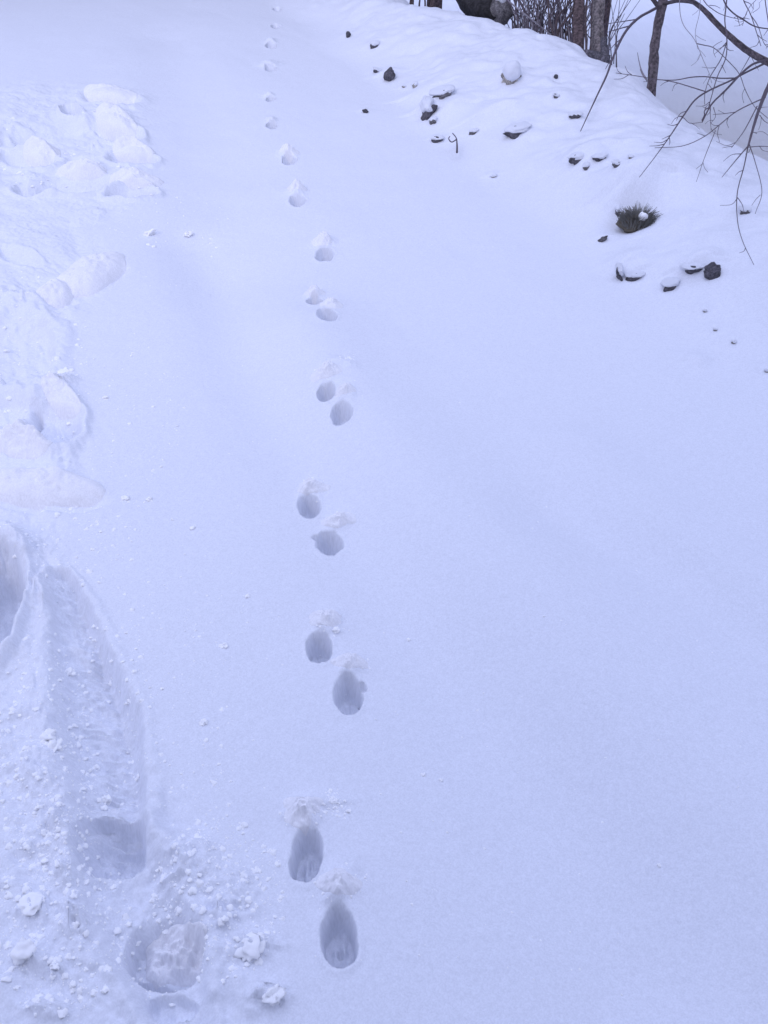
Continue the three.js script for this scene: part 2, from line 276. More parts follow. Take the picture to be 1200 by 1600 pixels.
// ------------------------------------------------------------------ what sticks out of the bank (the mounds must be known before the snow is laid)
// [px, py, width px, height px, tilt deg, kind, cap, label]
const STONES = [
  [544, 55, 7, 9, 10, 'dark', 0, 'tiny dark stone farthest up the road edge'],
  [585, 71, 12, 9, -20, 'dark', 0, 'small dark stone second from the far end of the road edge'],
  [590, 113, 11, 6, 25, 'dark', 0, 'thin dark stone tip just left of the upright black stone'],
  [607, 118, 15, 21, 25, 'dark', 0, 'upright black oval stone standing clear of the snow'],
  [571, 175, 9, 6, 20, 'dark', 0, 'lone dark stone chip on the smooth road left of the bank'],
  [667, 176, 15, 30, 35, 'dark', 0, 'long dark slanting stone edge under a snow lip'],
  [690, 160, 30, 13, -20, 'stone', 1, 'grey wedge stone joined to the top of the slanting stone edge'],
  [676, 191, 10, 9, -35, 'stone', 0, 'small stone sliver below the slanting stone edge'],
  [682, 219, 15, 9, -8, 'dark', 1, 'squat dark stone left of the standing dry twig'],
  [740, 207, 11, 6, -20, 'stone', 0, 'thin stone edge right of the standing dry twig'],
  [807, 208, 30, 14, -15, 'dark', 1, 'wide dark stone curving under its snow cap, below the round snow-capped stone'],
  [798, 122, 32, 20, 0, 'pale', 2, 'round stone under a tall white snow cap, high on the bank'],
  [868, 120, 7, 7, 0, 'dark', 0, 'tiny dark stone beside the tip of a twig, right of the round snow-capped stone'],
  [869, 151, 9, 6, 20, 'stone', 0, 'tiny grey stone below the twig tip'],
  [899, 182, 16, 7, -8, 'dark', 1, 'flat dark stone below the end of a thin twig under the trees'],
  [900, 257, 20, 12, -20, 'dark', 1, 'dark stone leftmost of the three in a row above the grass tuft'],
  [915, 264, 8, 9, -45, 'stone', 0, 'small stone middle of the three in a row above the grass tuft'],
  [937, 252, 19, 7, -10, 'dark', 1, 'flat stone rightmost of the three in a row above the grass tuft'],
  [960, 281, 13, 8, 15, 'stone', 1, 'small rounded stone just above the grass tuft, left of two'],
  [981, 277, 11, 7, 10, 'pale', 1, 'small rounded stone just above the grass tuft, right of two'],
  [966, 324, 7, 13, -20, 'dark', 0, 'narrow upright stone at the left side of the grass tuft'],
  [942, 374, 13, 8, -30, 'stone', 0, 'single stone chip below and left of the grass tuft'],
  [967, 428, 8, 22, -18, 'dark', 0, 'thin curved dark stone edge standing left of a snow lump'],
  [991, 434, 21, 9, -18, 'dark', 1, 'low dark stone at the foot of a snow lump below the grass tuft'],
  [1047, 447, 22, 12, -25, 'dark', 1, 'hooked dark stone, lowest of the group at the lower end of the bank'],
  [1081, 433, 28, 9, -12, 'dark', 1, 'wavy dark stone edge left of the big black stone'],
  [1110, 426, 27, 23, -25, 'dark', 0, 'big black pointed stone at the lower end of the bank'],
  [1164, 331, 15, 8, 10, 'stone', 1, 'small grey stone beside the hanging twig at the right edge'],
  [1101, 488, 8, 5, 10, 'pale', 0, 'faint small stone below the big black stone'],
  [1117, 518, 7, 4, 10, 'pale', 0, 'faint stone speck near the lower end of the bank'],
  [1146, 537, 10, 5, -15, 'pale', 0, 'small flat stone in the snow near the right edge'],
  [1197, 582, 8, 5, 0, 'pale', 0, 'stone tip cut by the right edge of the view'],
  [771, 276, 12, 5, -20, 'pale', 0, 'faint stone edge at the foot of the bank'],
  [632, 137, 9, 5, 10, 'pale', 0, 'faint pale stone right below the upright black stone'],
  [648, 137, 11, 10, -35, 'pale', 0, 'faint pale stone between the black stone and the slanting edge'],
];
const FREE = new Set([0, 3, 4, 12, 26, 21]);          // these stand clear of the snow
const placed = STONES.map((s) => { const [x, d, h, z] = onSnow(s[0], s[1] + s[3] * 0.35); return { s, x, d, h, w: s[2] * z / F, t: s[3] * z / F }; });
for (const p of placed) { const m = p.s[6] === 2 ? 0.55 : 0.5; mounds.push({ x: p.x, d: p.d + p.t * 0.75 + 0.012, r: Math.max(p.w * 0.75, 0.03) + p.t * 0.4, h: Math.min(0.07, Math.max(p.t * m, 0.012)) }); }
for (const [px, py, r, h] of [[985, 410, 0.07, 0.035], [1030, 420, 0.08, 0.03], [1085, 412, 0.08, 0.035], [700, 175, 0.10, 0.045], [660, 150, 0.12, 0.035], [1090, 566, 0.05, 0.02], [760, 180, 0.12, 0.03], [1000, 290, 0.11, 0.05], [925, 240, 0.12, 0.04], [1060, 350, 0.1, 0.03], [1100, 380, 0.1, 0.025]]) {
  const [x, d] = onSnow(px, py); mounds.push({ x, d, r, h });
}
const tuftAt = onSnow(998, 332);
mounds.push({ x: tuftAt[0], d: tuftAt[1] + 0.16, r: 0.13, h: 0.045 });
features.push({ c: [tuftAt[0], tuftAt[1]], R: 0.3, h: (x, d) => -0.05 * gauss(Math.hypot((x - tuftAt[0]) / 0.10, (d - tuftAt[1] - 0.02) / 0.09)) });

// ------------------------------------------------------------------ the snow as one sheet, finer towards the viewer; prints are parts of it
const ground = new THREE.Group();
{
  const ds = [], us = [];
  for (let d = 0.25; d < 7.9; d += 0.0021 + 0.0016 * Math.max(0, d - 0.3)) ds.push(d);
  { let d = ds[ds.length - 1], step = 0.016; while (d < 600) { step *= 1.05; d += step; ds.push(d); } }
  { let d = 0.25, step = 0.004; const back = []; while (d > -400) { step *= 1.16; d -= step; back.push(d); } ds.unshift(...back.reverse()); }
  const NC = 760; for (let i = 0; i <= NC; i++) us.push(-1.12 + 2.24 * i / NC);
  { let u = 1.12, step = 0.004, out = []; while (u < 900) { step *= 1.14; u += step; out.push(u); } us.push(...out); us.unshift(...out.map((v) => -v).reverse()); }
  const nx = us.length, nz = ds.length, pos = new Float32Array(nx * nz * 3), nor = new Float32Array(nx * nz * 3), uv = new Float32Array(nx * nz * 2), own = new Int16Array(nx * nz).fill(-1);
  const named = features.filter((f) => f.name); named.forEach((f, i) => { f.id = i; });
  for (let j = 0; j < nz; j++) {
    const d = ds[j], w = 0.336 + 0.307 * Math.min(12, Math.max(d, 0.3));
    for (let i = 0; i < nx; i++) {
      const x = us[i] * w, k = j * nx + i;
      pos[k * 3] = x; pos[k * 3 + 1] = height(x, d); pos[k * 3 + 2] = -d; uv[k * 2] = x; uv[k * 2 + 1] = d;
      if (d > 0.2 && d < 12 && Math.abs(x) < 6) for (const f of nearFeatures(x, d)) if (f.name && f.radius(x, d)[0] < f.edge) { if (own[k] < 0 || f.name !== 'leg_furrow') own[k] = f.id; }
    }
  }
  for (let j = 0; j < nz; j++) for (let i = 0; i < nx; i++) {
    const k = j * nx + i, l = j * nx + Math.max(0, i - 1), r = j * nx + Math.min(nx - 1, i + 1), b = Math.max(0, j - 1) * nx + i, t = Math.min(nz - 1, j + 1) * nx + i;
    const ax = pos[r * 3] - pos[l * 3], ay = pos[r * 3 + 1] - pos[l * 3 + 1], az = pos[r * 3 + 2] - pos[l * 3 + 2], bx = pos[t * 3] - pos[b * 3], by = pos[t * 3 + 1] - pos[b * 3 + 1], bz = pos[t * 3 + 2] - pos[b * 3 + 2];
    let x = ay * bz - az * by, y = az * bx - ax * bz, z = ax * by - ay * bx; const n = 1 / (Math.hypot(x, y, z) || 1); nor[k * 3] = x * n; nor[k * 3 + 1] = y * n; nor[k * 3 + 2] = z * n;
  }
  const lists = new Map();
  for (let j = 0; j + 1 < nz; j++) for (let i = 0; i + 1 < nx; i++) {
    const a = j * nx + i, b = a + 1, c = a + nx, e = c + 1, id = own[a];
    if (!lists.has(id)) lists.set(id, []);
    lists.get(id).push(a, b, c, b, e, c);
  }
  const cut = (list) => {
    const map = new Map(), P3 = [], N3 = [], U2 = [], I = new Uint32Array(list.length);
    for (let q = 0; q < list.length; q++) { const k = list[q]; let v = map.get(k); if (v === undefined) { v = map.size; map.set(k, v); P3.push(pos[k * 3], pos[k * 3 + 1], pos[k * 3 + 2]); N3.push(nor[k * 3], nor[k * 3 + 1], nor[k * 3 + 2]); U2.push(uv[k * 2], uv[k * 2 + 1]); } I[q] = v; }
    const g = new THREE.BufferGeometry(); g.setAttribute('position', new THREE.BufferAttribute(new Float32Array(P3), 3)); g.setAttribute('normal', new THREE.BufferAttribute(new Float32Array(N3), 3)); g.setAttribute('uv', new THREE.BufferAttribute(new Float32Array(U2), 2)); g.setIndex(new THREE.BufferAttribute(I, 1)); return g;
  };
  part(ground, 'snow_surface', cut(lists.get(-1)), M.snow);
  const ids = [...lists.keys()].filter((i) => i >= 0).sort((a, b) => a - b);
  for (const id of ids) part(ground, named[id].name, cut(lists.get(id)), M.snow, named[id].label);
  add(ground, 'snow_ground', 'snow-covered road and bank crossed by animal prints and boot prints', null, null, 'structure');
}

// ------------------------------------------------------------------ lumps: stones, caps, crumbs
function lump(seed, detail, rough, flatTop = 0) {             // an uneven pebble of radius about 1
  const g = new THREE.IcosahedronGeometry(1, detail), p = g.attributes.position, r = rng(seed), ox = r() * 50, oy = r() * 50;
  const planes = []; for (let i = 0; i < 7; i++) { const v = new THREE.Vector3(r() - 0.5, r() - 0.5, r() - 0.5).normalize(); planes.push([v, 0.72 + 0.22 * r()]); }
  const v = new THREE.Vector3();
  for (let i = 0; i < p.count; i++) {
    v.fromBufferAttribute(p, i); let k = 1 + rough * (noise(v.x * 1.9 + ox + v.z, v.y * 1.9 + oy - v.z * 0.7, 71) + 0.5 * noise(v.x * 4 + ox - v.z * 2, v.y * 4 + oy + v.z * 2, 72));
    if (flatTop) for (const [n, c] of planes) { const q = n.dot(v) * k; if (q > c) k -= (q - c) * flatTop; }
    v.multiplyScalar(k); p.setXYZ(i, v.x, v.y, v.z);
  }
  const uvs = g.attributes.uv; for (let i = 0; i < uvs.count; i++) uvs.setXY(i, p.getX(i) * 0.5 + p.getZ(i) * 0.3, p.getY(i) * 0.5 - p.getZ(i) * 0.3);
  g.deleteAttribute('normal'); const w = weld(g); w.computeVertexNormals(); return w;
}
function weld(g) { const p = g.attributes.position, u = g.attributes.uv, map = new Map(), P3 = [], U = [], I = []; for (let i = 0; i < p.count; i++) { const k = [p.getX(i), p.getY(i), p.getZ(i)].map((v) => Math.round(v * 1e5)).join(); if (!map.has(k)) { map.set(k, P3.length / 3); P3.push(p.getX(i), p.getY(i), p.getZ(i)); U.push(u.getX(i), u.getY(i)); } I.push(map.get(k)); } const o = new THREE.BufferGeometry(); o.setAttribute('position', new THREE.Float32BufferAttribute(P3, 3)); o.setAttribute('uv', new THREE.Float32BufferAttribute(U, 2)); o.setIndex(I); return o; }
const place = (g, sx, sy, sz, tilt, x = 0, y = 0, z = 0) => g.clone().scale(sx, sy, sz).rotateZ(-tilt * Math.PI / 180).translate(x, y, z);

placed.forEach((p, i) => {
  const [px, py, wpx, hpx, tilt, kind, cap, label] = p.s;
  const o = new THREE.Group(), h = height(p.x, p.d), free = FREE.has(i);
  o.position.set(p.x, h, -p.d);
  const m = { dark: M.darkStone, stone: M.stone, pale: M.paleStone }[kind];
  const faint = kind === 'pale' && cap < 2 ? 0.7 : 1, a = p.w / 2 * 1.08 * faint, b = Math.max(p.t / 2 * (free ? 1.12 : 1.3) * faint, 0.005), c = Math.max(a * 0.7, b * 0.8);
  part(o, 'stone_body', place(lump(500 + i, 3, 0.34, 0.7), a, b, c, tilt, 0, free ? b * 0.45 : b * 0.08, free ? 0 : -c * 0.2), m);
  if (cap === 2) part(o, 'snow_cap', place(lump(700 + i, 4, 0.1), a * 0.86, b * 1.15, a * 0.9, 0, 0, b * 0.95, 0.002), M.snow);
  else if (!free) part(o, 'snow_cap', place(lump(700 + i, 4, 0.16), a * 1.3, b * 0.6, c * 1.7, tilt * 0.6, a * 0.08, b * 0.72, -c * 0.9), M.snow);
  add(o, 'bank_stone', label, 'stone', 'stones showing through the snow of the bank');
});

// the grass tuft in its melted hollow
{
  const o = new THREE.Group(), r = rng(77), [x, d] = tuftAt; o.position.set(x, height(x, d), -d);
  part(o, 'moss_mound', place(lump(31, 4, 0.4), 0.056, 0.026, 0.046, 0, 0, 0.008, 0), M.moss);
  const blades = [], bx0 = (a, q) => Math.cos(a) * q;
  for (let i = 0; i < 1100; i++) {
    const a = r() * Math.PI * 2, q = Math.sqrt(r()), bx = Math.cos(a) * 0.064 * q, bz = Math.sin(a) * 0.052 * q + 0.006, by = 0.004 + 0.03 * Math.sqrt(1 - q * q) * (0.4 + 0.6 * Math.abs(noise(bx0(a, q) * 40, q * 5, 7))), L = 0.012 + 0.045 * r() * r(), lean = 0.2 + 0.7 * r(), dx = Math.cos(a + (r() - 0.5)) * lean, dz = Math.sin(a + (r() - 0.5)) * lean;
    blades.push(tube([[bx, by, bz], [bx + dx * L * 0.4, by + L * 0.6, bz + dz * L * 0.4], [bx + dx * L, by + L * (0.75 + 0.3 * r()), bz + dz * L]].map((v) => new THREE.Vector3(...v)), 0.0014, 0.0005, 4, 3));
  }
  part(o, 'grass_blades', mergeGeometries(blades), M.grass, null, 'stuff');
  part(o, 'snow_lump', place(lump(33, 3, 0.22), 0.016, 0.016, 0.014, 20, 0.008, 0.045, 0.034), M.clump);
  add(o, 'grass_tuft', 'dark brown grass tuft holding a dab of snow in the bank', 'grass tuft');
}

// ------------------------------------------------------------------ wood
function tube(points, r0, r1, seg = 16, sides = 6, wob = 0) {
  const c = new THREE.CatmullRomCurve3(points, false, 'centripetal'), fr = c.computeFrenetFrames(seg, false), P3 = [], U = [], I = [], v = new THREE.Vector3(), len = c.getLength();
  for (let i = 0; i <= seg; i++) {
    const t = i / seg, p = c.getPointAt(t), r = (r0 + (r1 - r0) * t);
    for (let s = 0; s <= sides; s++) { const a = s / sides * Math.PI * 2, k = 1 + wob * noise(i * 0.9, (s % sides) * 1.3, 81); v.copy(p).addScaledVector(fr.normals[i], Math.cos(a) * r * k).addScaledVector(fr.binormals[i], Math.sin(a) * r * k); P3.push(v.x, v.y, v.z); U.push(s / sides * Math.max(1, Math.round(r0 * 30)), t * len * 6); }
  }
  const n = sides + 1; for (let i = 0; i < seg; i++) for (let s = 0; s < sides; s++) { const a = i * n + s; I.push(a, a + 1, a + n, a + 1, a + n + 1, a + n); }
  for (const [row, flip] of [[0, 1], [seg, 0]]) { const p = c.getPointAt(row / seg), k = P3.length / 3; P3.push(p.x, p.y, p.z); U.push(0, 0); for (let s = 0; s < sides; s++) flip ? I.push(k, row * n + s + 1, row * n + s) : I.push(k, row * n + s, row * n + s + 1); }
  const g = new THREE.BufferGeometry(); g.setAttribute('position', new THREE.Float32BufferAttribute(P3, 3)); g.setAttribute('uv', new THREE.Float32BufferAttribute(U, 2)); g.setIndex(I); g.computeVertexNormals(); return g;
}
// a limb followed in the photograph: pixels, depth at both ends, thickness in pixels at both ends
let wr = rng(4242);
function limb(pix, z0, z1, w0, w1, sides = 6, jitter = 1) {
  const n = pix.length, pts = pix.map(([qx, qy], i) => { const e = i && i < n - 1 && w0 < 6 ? 1.6 * jitter : 0, px = qx + e * (wr() - 0.5), py = qy + e * (wr() - 0.5); const t = i / (n - 1), gz = py > 0 && jitter < 1.5 && z0 < 4.9 ? onSnow(px, py)[3] * 0.975 : 99, z = Math.min(gz, z0 + (z1 - z0) * t + (i && i < n - 1 ? (wr() - 0.5) * 0.05 * jitter : 0)); return at(px, py, z); });
  return tube(pts, w0 / 2 * z0 / F, w1 / 2 * z1 / F, Math.max(8, n * 5), sides, sides > 6 ? 0.1 : 0.05);
}
function woodThing(name, label, category, base, group) { const o = new THREE.Group(); o.position.copy(base); return { o, hang(parent, partName, g, m) { g.translate(-base.x, -base.y, -base.z); return part(parent, partName, g, m); }, done() { return add(o, name, label, category, group); } }; }

{ // the slim tree standing on the crest
  const zt = 4.72, b = at(1019, 142, zt); b.y = baseHeight(b.x, -b.z) - 0.04;
  const t = woodThing('young_tree', 'slim dark tree trunk rising alone from behind the crest of the bank', 'tree', b);
  const low = b.clone(), pts = [low, at(1019, 132, zt), at(1021, 100, zt), at(1024, 62, zt), at(1031, 25, zt), at(1036, 0, zt), at(1040, -60, zt + 0.02), at(1032, -170, zt + 0.1), at(1040, -330, zt + 0.2)];
  t.hang(t.o, 'trunk', tube(pts, 7.6 * zt / F, 5.2 * zt / F, 60, 14, 0.16), M.bark);
  t.hang(t.o, 'branch', limb([[1032, 14], [1024, 4], [1014, -10], [990, -60], [960, -140]], zt, zt - 0.2, 8, 3), M.bark);
  const l1 = t.hang(t.o, 'branch', limb([[1030, 10], [1014, 18], [1000, 27], [985, 41], [972, 60], [957, 92], [948, 116], [930, 155], [907, 205]], zt, 4.25, 5, 1.1), M.twig);
  for (const [l, a, z] of [[[[986, 40], [965, 46], [947, 51]], 2.4, 4.6], [[[996, 30], [972, 33], [942, 38]], 1.8, 4.62], [[[972, 59], [962, 68], [949, 82]], 1.6, 4.5], [[[958, 90], [952, 96], [946, 108]], 1.4, 4.45]]) t.hang(l1, 'twig', limb(l, z, z - 0.05, a, 0.9), M.twig);
  t.hang(t.o, 'branch', limb([[1038, 6], [1060, 1], [1082, 3], [1092, 9]], zt, 4.35, 6, 6.5, 8), M.bark);
  t.hang(t.o, 'branch', limb([[1040, -40], [1075, -90], [1120, -180]], zt, zt + 0.3, 8, 3), M.bark);
  for (const l of [[[1010, 124], [1003, 112], [998, 95], [996, 82]], [[1011, 126], [1004, 118], [1000, 108]]]) t.hang(t.o, 'twig', limb(l, zt, zt, 3, 1), M.paleTwig);
  t.done();
}
{ // the tree just outside the right edge: its limb and twigs reach over the bank
  const zb = 4.55, b = at(1330, 330, zb); b.y = baseHeight(b.x, -b.z) - 0.05;
  const t = woodThing('leaning_tree', 'tree outside the right edge whose bare limb and hanging twigs reach into view', 'tree', b);
  t.hang(t.o, 'trunk', tube([b.clone(), at(1332, 330, zb), at(1325, 200, zb), at(1340, 50, zb + 0.05), at(1350, -200, zb + 0.1), at(1335, -480, zb + 0.2)], 0.05, 0.03, 40, 14, 0.14), M.bark);
  const R = t.hang(t.o, 'branch', limb([[1326, 180], [1265, 135], [1200, 97], [1175, 84], [1150, 65], [1125, 42], [1100, 16], [1088, 6], [1078, 0], [1062, -14], [1040, -30]], zb, 4.15, 15, 5.5, 10, 0.3), M.bark);
  const rt = rng(555), tw = (p, l, z0, z1, a, c = 0.9, m = M.twig) => {   // each twig carries a few finer shoots
    const gs = [limb(l, z0, z1, a * 0.82, c * 0.85)], N = Math.max(1, Math.round(Math.hypot(l[0][0] - l[l.length - 1][0], l[0][1] - l[l.length - 1][1]) / 45));
    for (let i = 0; i < N; i++) {
      const k = Math.min(l.length - 2, Math.floor((0.25 + 0.75 * rt()) * (l.length - 1))), f = rt(), x = l[k][0] + (l[k + 1][0] - l[k][0]) * f, y = l[k][1] + (l[k + 1][1] - l[k][1]) * f;
      const dir = Math.atan2(l[k + 1][1] - l[k][1], l[k + 1][0] - l[k][0]) + (rt() < 0.5 ? -1 : 1) * (0.5 + 0.5 * rt()), L = 12 + 26 * rt() * rt(), bend = (rt() - 0.5) * 0.8, z = z0 + (z1 - z0) * (k + f) / (l.length - 1);
      if (y > 2) gs.push(limb([[x, y], [x + Math.cos(dir) * L * 0.5, y + Math.sin(dir) * L * 0.5], [x + Math.cos(dir + bend) * L, y + Math.sin(dir + bend) * L]], z, z - 0.04, Math.min(1.4, a * 0.5), 0.6, 5, 0.3));
    }
    return t.hang(p, 'twig', mergeGeometries(gs), m);
  };
  tw(R, [[1195, 94], [1175, 102], [1155, 119], [1135, 140], [1115, 160], [1107, 172], [1097, 191]], 4.32, 4.0, 5, 2.2);
  tw(R, [[1193, 100], [1165, 114], [1140, 127], [1105, 144], [1085, 157], [1067, 182], [1045, 215], [1020, 250], [999, 277]], 4.32, 3.7, 4.2, 1.0);
  tw(R, [[1150, 122], [1125, 122], [1100, 120], [1080, 121], [1055, 125], [1025, 124], [1000, 119], [962, 114]], 4.2, 4.3, 2.6, 1.0);
  tw(R, [[1105, 144], [1080, 136], [1055, 128], [1035, 125]], 4.1, 4.2, 2.3, 1.4);
  tw(R, [[1097, 188], [1101, 180], [1100, 174], [1108, 168]], 4.0, 4.0, 2.5, 1.2);
  tw(R, [[1115, 168], [1118, 184], [1111, 192]], 4.0, 3.95, 1.6, 0.8);
  tw(R, [[1067, 182], [1060, 182]], 3.9, 3.9, 1.8, 1); tw(R, [[1068, 184], [1078, 192], [1097, 191]], 3.9, 3.9, 1.4, 0.9);
  tw(R, [[1174, 84], [1165, 100], [1155, 117]], 4.3, 4.2, 1.8, 1);
  tw(R, [[1136, 64], [1126, 92], [1110, 120], [1102, 145], [1101, 163]], 4.25, 4.0, 2.2, 1.2);
  const U = t.hang(t.o, 'branch', limb([[1345, -120], [1270, -110], [1190, -80], [1120, -60], [1060, -70]], zb + 0.05, 4.0, 10, 4, 8), M.bark);
  tw(U, [[1136, -62], [1135, 0], [1132, 30], [1135, 62], [1134, 88], [1120, 120], [1112, 150], [1106, 172]], 4.1, 3.95, 3, 1.4);
  tw(U, [[1068, -66], [1062, 8], [1067, 38], [1085, 62], [1100, 95], [1109, 116], [1112, 130]], 4.05, 4.05, 1.8, 1.0, M.paleTwig);
  tw(U, [[1095, -64], [1092, 22], [1087, 50], [1090, 76]], 4.05, 4.1, 1.4, 0.8, M.paleTwig);
  tw(U, [[1088, 68], [1100, 70], [1115, 75], [1135, 92], [1155, 115], [1165, 140], [1177, 165], [1200, 185]], 4.1, 3.9, 1.8, 1.1);
  tw(U, [[1120, -60], [1130, 0], [1145, 20], [1162, 32], [1180, 41], [1210, 46]], 4.1, 4.3, 3, 2);
  tw(U, [[1085, -63], [1100, 0], [1117, 17], [1140, 27], [1162, 31]], 4.05, 4.2, 2.2, 1);
  tw(U, [[1150, -66], [1162, 0], [1172, 22], [1182, 50], [1189, 72]], 4.15, 4.2, 3, 1.2);
  tw(U, [[1190, -78], [1195, 0], [1201, 40], [1205, 70]], 4.25, 4.2, 2.6, 1.4);
  tw(U, [[1172, 22], [1184, 40], [1195, 70], [1204, 76]], 4.2, 4.2, 1.6, 1);
  tw(U, [[1230, -95], [1190, -10], [1170, 12], [1160, 40]], 4.3, 4.3, 1.8, 0.9, M.paleTwig);
  tw(U, [[1176, 20], [1186, 12], [1186, 4]], 4.2, 4.2, 1.2, 0.8, M.paleTwig);
  const D = t.hang(t.o, 'branch', limb([[1338, 60], [1270, 75], [1222, 100], [1200, 137], [1192, 155], [1181, 186], [1169, 228]], zb, 3.55, 11, 3, 8), M.twig);
  tw(D, [[1169, 228], [1153, 247], [1128, 277]], 3.55, 3.4, 2.6, 1.0);
  tw(D, [[1169, 228], [1163, 260], [1153, 300], [1152, 340], [1160, 377], [1178, 414]], 3.55, 3.15, 2.6, 0.9);
  tw(D, [[1171, 226], [1180, 253], [1190, 297], [1180, 334]], 3.55, 3.3, 2.0, 0.8);
  tw(D, [[1183, 166], [1163, 203], [1143, 231]], 3.7, 3.55, 2.3, 1.0);
  tw(D, [[1170, 230], [1185, 228], [1210, 229]], 3.55, 3.6, 1.8, 1);
  tw(D, [[1196, 152], [1153, 173], [1127, 193], [1100, 213], [1067, 227], [1023, 231]], 3.75, 3.6, 2.3, 1.0);
  tw(D, [[1150, 175], [1132, 178], [1114, 179]], 3.7, 3.65, 1.6, 0.8);
  tw(D, [[1118, 204], [1103, 240], [1088, 284]], 3.65, 3.55, 1.5, 0.7);
  tw(D, [[1109, 162], [1110, 180], [1111, 204]], 3.7, 3.65, 1.6, 0.8);
  tw(D, [[1187, 180], [1196, 190], [1212, 196]], 3.6, 3.6, 1.6, 0.8);
  tw(D, [[1176, 206], [1183, 209]], 3.6, 3.6, 1.5, 0.9);
  t.done();
}
{ // the brown trunk farther back, with slender stems round it
  const z = 6.6, b = at(904, 110, z); b.y = baseHeight(b.x, -b.z) - 0.05;
  const t = woodThing('brown_tree', 'straight brown tree trunk behind the crest with slender stems round its foot', 'tree', b);
  t.hang(t.o, 'trunk', tube([b.clone(), at(904, 75, z), at(903, 40, z), at(905, 0, z), at(908, -100, z + 0.1), at(900, -300, z + 0.2)], 9.5 * z / F, 7 * z / F, 44, 14, 0.14), M.bark2);
  for (const [l, w] of [[[[916, 110], [916, 70], [915, 30], [917, 0], [922, -80]], 4], [[[921, 110], [923, 60], [925, 0], [935, -90]], 2.2], [[[889, 110], [884, 60], [896, 10], [904, -60]], 2], [[[880, 90], [872, 52], [897, 14], [915, -30]], 3.4], [[[870, 70], [861, 37], [855, 0], [850, -70]], 3], [[[872, 60], [869, 32], [892, 0], [910, -40]], 2.4]])
    t.hang(t.o, 'stem', limb(l, z - 0.05, z, w, w * 0.6), M.bark2);
  t.done();
}
{ // a pale trunk and a dark broken stump beside it
  const z = 7.0, b = at(934, 130, z); b.y = baseHeight(b.x, -b.z) - 0.05;
  const t = woodThing('pale_tree', 'pale grey tree trunk right behind the brown one', 'tree', b);
  t.hang(t.o, 'trunk', tube([b.clone(), at(934, 80, z), at(933, 30, z), at(936, 0, z), at(940, -120, z), at(930, -300, z + 0.1)], 11 * z / F, 8 * z / F, 40, 14, 0.12), M.greyBark);
  t.done();
  const z2 = 5.75, b2 = at(946, 104, z2); b2.y = baseHeight(b2.x, -b2.z) - 0.08;
  const s = woodThing('tree_stump', 'dark broken stump on the crest between the pale trunk and the slim tree', 'stump', b2);
  s.hang(s.o, 'stump_wood', tube([b2.clone(), at(946, 100, z2), at(945, 84, z2), at(943, 66, z2), at(945, 60, z2)], 13 * z2 / F, 5 * z2 / F, 24, 12, 0.4), M.darkStone);
  s.hang(s.o, 'root', limb([[948, 96], [930, 88], [912, 84], [896, 90]], z2, z2 + 0.1, 20, 8, 10), M.darkStone);
  s.hang(s.o, 'twig', limb([[938, 92], [917, 105], [893, 114]], z2 - 0.1, 5.1, 2.4, 1), M.twig);
  s.hang(s.o, 'twig', limb([[914, 80], [900, 94], [880, 116], [853, 143]], z2 - 0.05, 4.9, 2.4, 0.9), M.twig);
  s.done();
}
{ // the tangle of bare brush left of the trunks
  const z = 7.2, b = at(845, 72, z); b.y = baseHeight(b.x, -b.z) - 0.05; const r = rng(909);
  const t = woodThing('bare_bush', 'tangled bare bush left of the brown trunk behind the crest', 'bush', b);
  const named = [[[792, 0], [825, 27], [850, 45], [877, 68]], [[812, 0], [824, 22], [846, 56]], [[775, -20], [800, 12], [812, 34]], [[830, -20], [838, 20], [850, 58]], [[800, -30], [822, 30], [830, 52]]];
  named.forEach((l, i) => t.hang(t.o, 'stem', limb(l, z - 0.5, z - 0.5, i ? 2.2 : 3, 1.4), i ? M.twig : M.paleTwig));
  for (let i = 0; i < 190; i++) { const x0 = 800 + (i < 140 ? 110 : 165) * r(), y0 = 45 + 40 * r() + (x0 - 800) * 0.12, a = (r() - 0.5) * 110, L = 60 + 90 * r(); t.hang(t.o, 'stem', limb([[x0, y0 + 25], [x0 + a * 0.15, y0 - L * 0.3], [x0 + a * 0.5, y0 - L * 0.6], [x0 + a, y0 - L]], z + r() * 0.9 - 0.2, z + r() * 0.9, 1.4 + 1.8 * r(), 0.8, 5), r() < 0.45 ? M.paleTwig : M.twig); }
  t.done();
}
function boulder(px, py, w, h, z, seed, m, capped, label) {
  const p = at(px, py, z), sharp = capped ? [0.22, 0.6] : [0.5, 0.95], o = new THREE.Group(), a = w / 2 * z / F, b = h / 2 * z / F; o.position.copy(p);
  part(o, 'boulder_body', place(lump(seed, 4, ...sharp), a, b, a, 0), m);
  if (capped) part(o, 'snow_cap', place(lump(seed + 1, 3, 0.12), a * 0.95, b * 0.5, a * 0.95, 0, 0, b * 0.75, 0), M.clump);
  add(o, 'boulder', label, 'boulder');
}
boulder(748, -4, 70, 80, 7.6, 66, M.blackStone, false, 'black boulder at the top edge behind the crest');
boulder(784, 12, 34, 46, 7.5, 64, M.stone, true, 'small grey snow-dusted boulder right of the black one at the top edge');
{ // dark stalks at the top edge
  const z = 8.2, b = at(645, 14, z); b.y = baseHeight(b.x, -b.z) - 0.03;
  const t = woodThing('dark_shrub', 'dark shrub stalks rising from the snow at the top edge', 'shrub', b);
  for (const [x, w, lean] of [[616, 4, -6], [631, 6, -4], [643, 8, 3], [655, 3, 6], [664, 3, -3], [676, 9, 5]]) t.hang(t.o, 'stalk', limb([[x, 24], [x + 0.5, 4], [x + lean, -30], [x + lean * 2.4, -90]], z, z + 0.1, w, w * 0.5, 7), M.bark2);
  t.done();
}
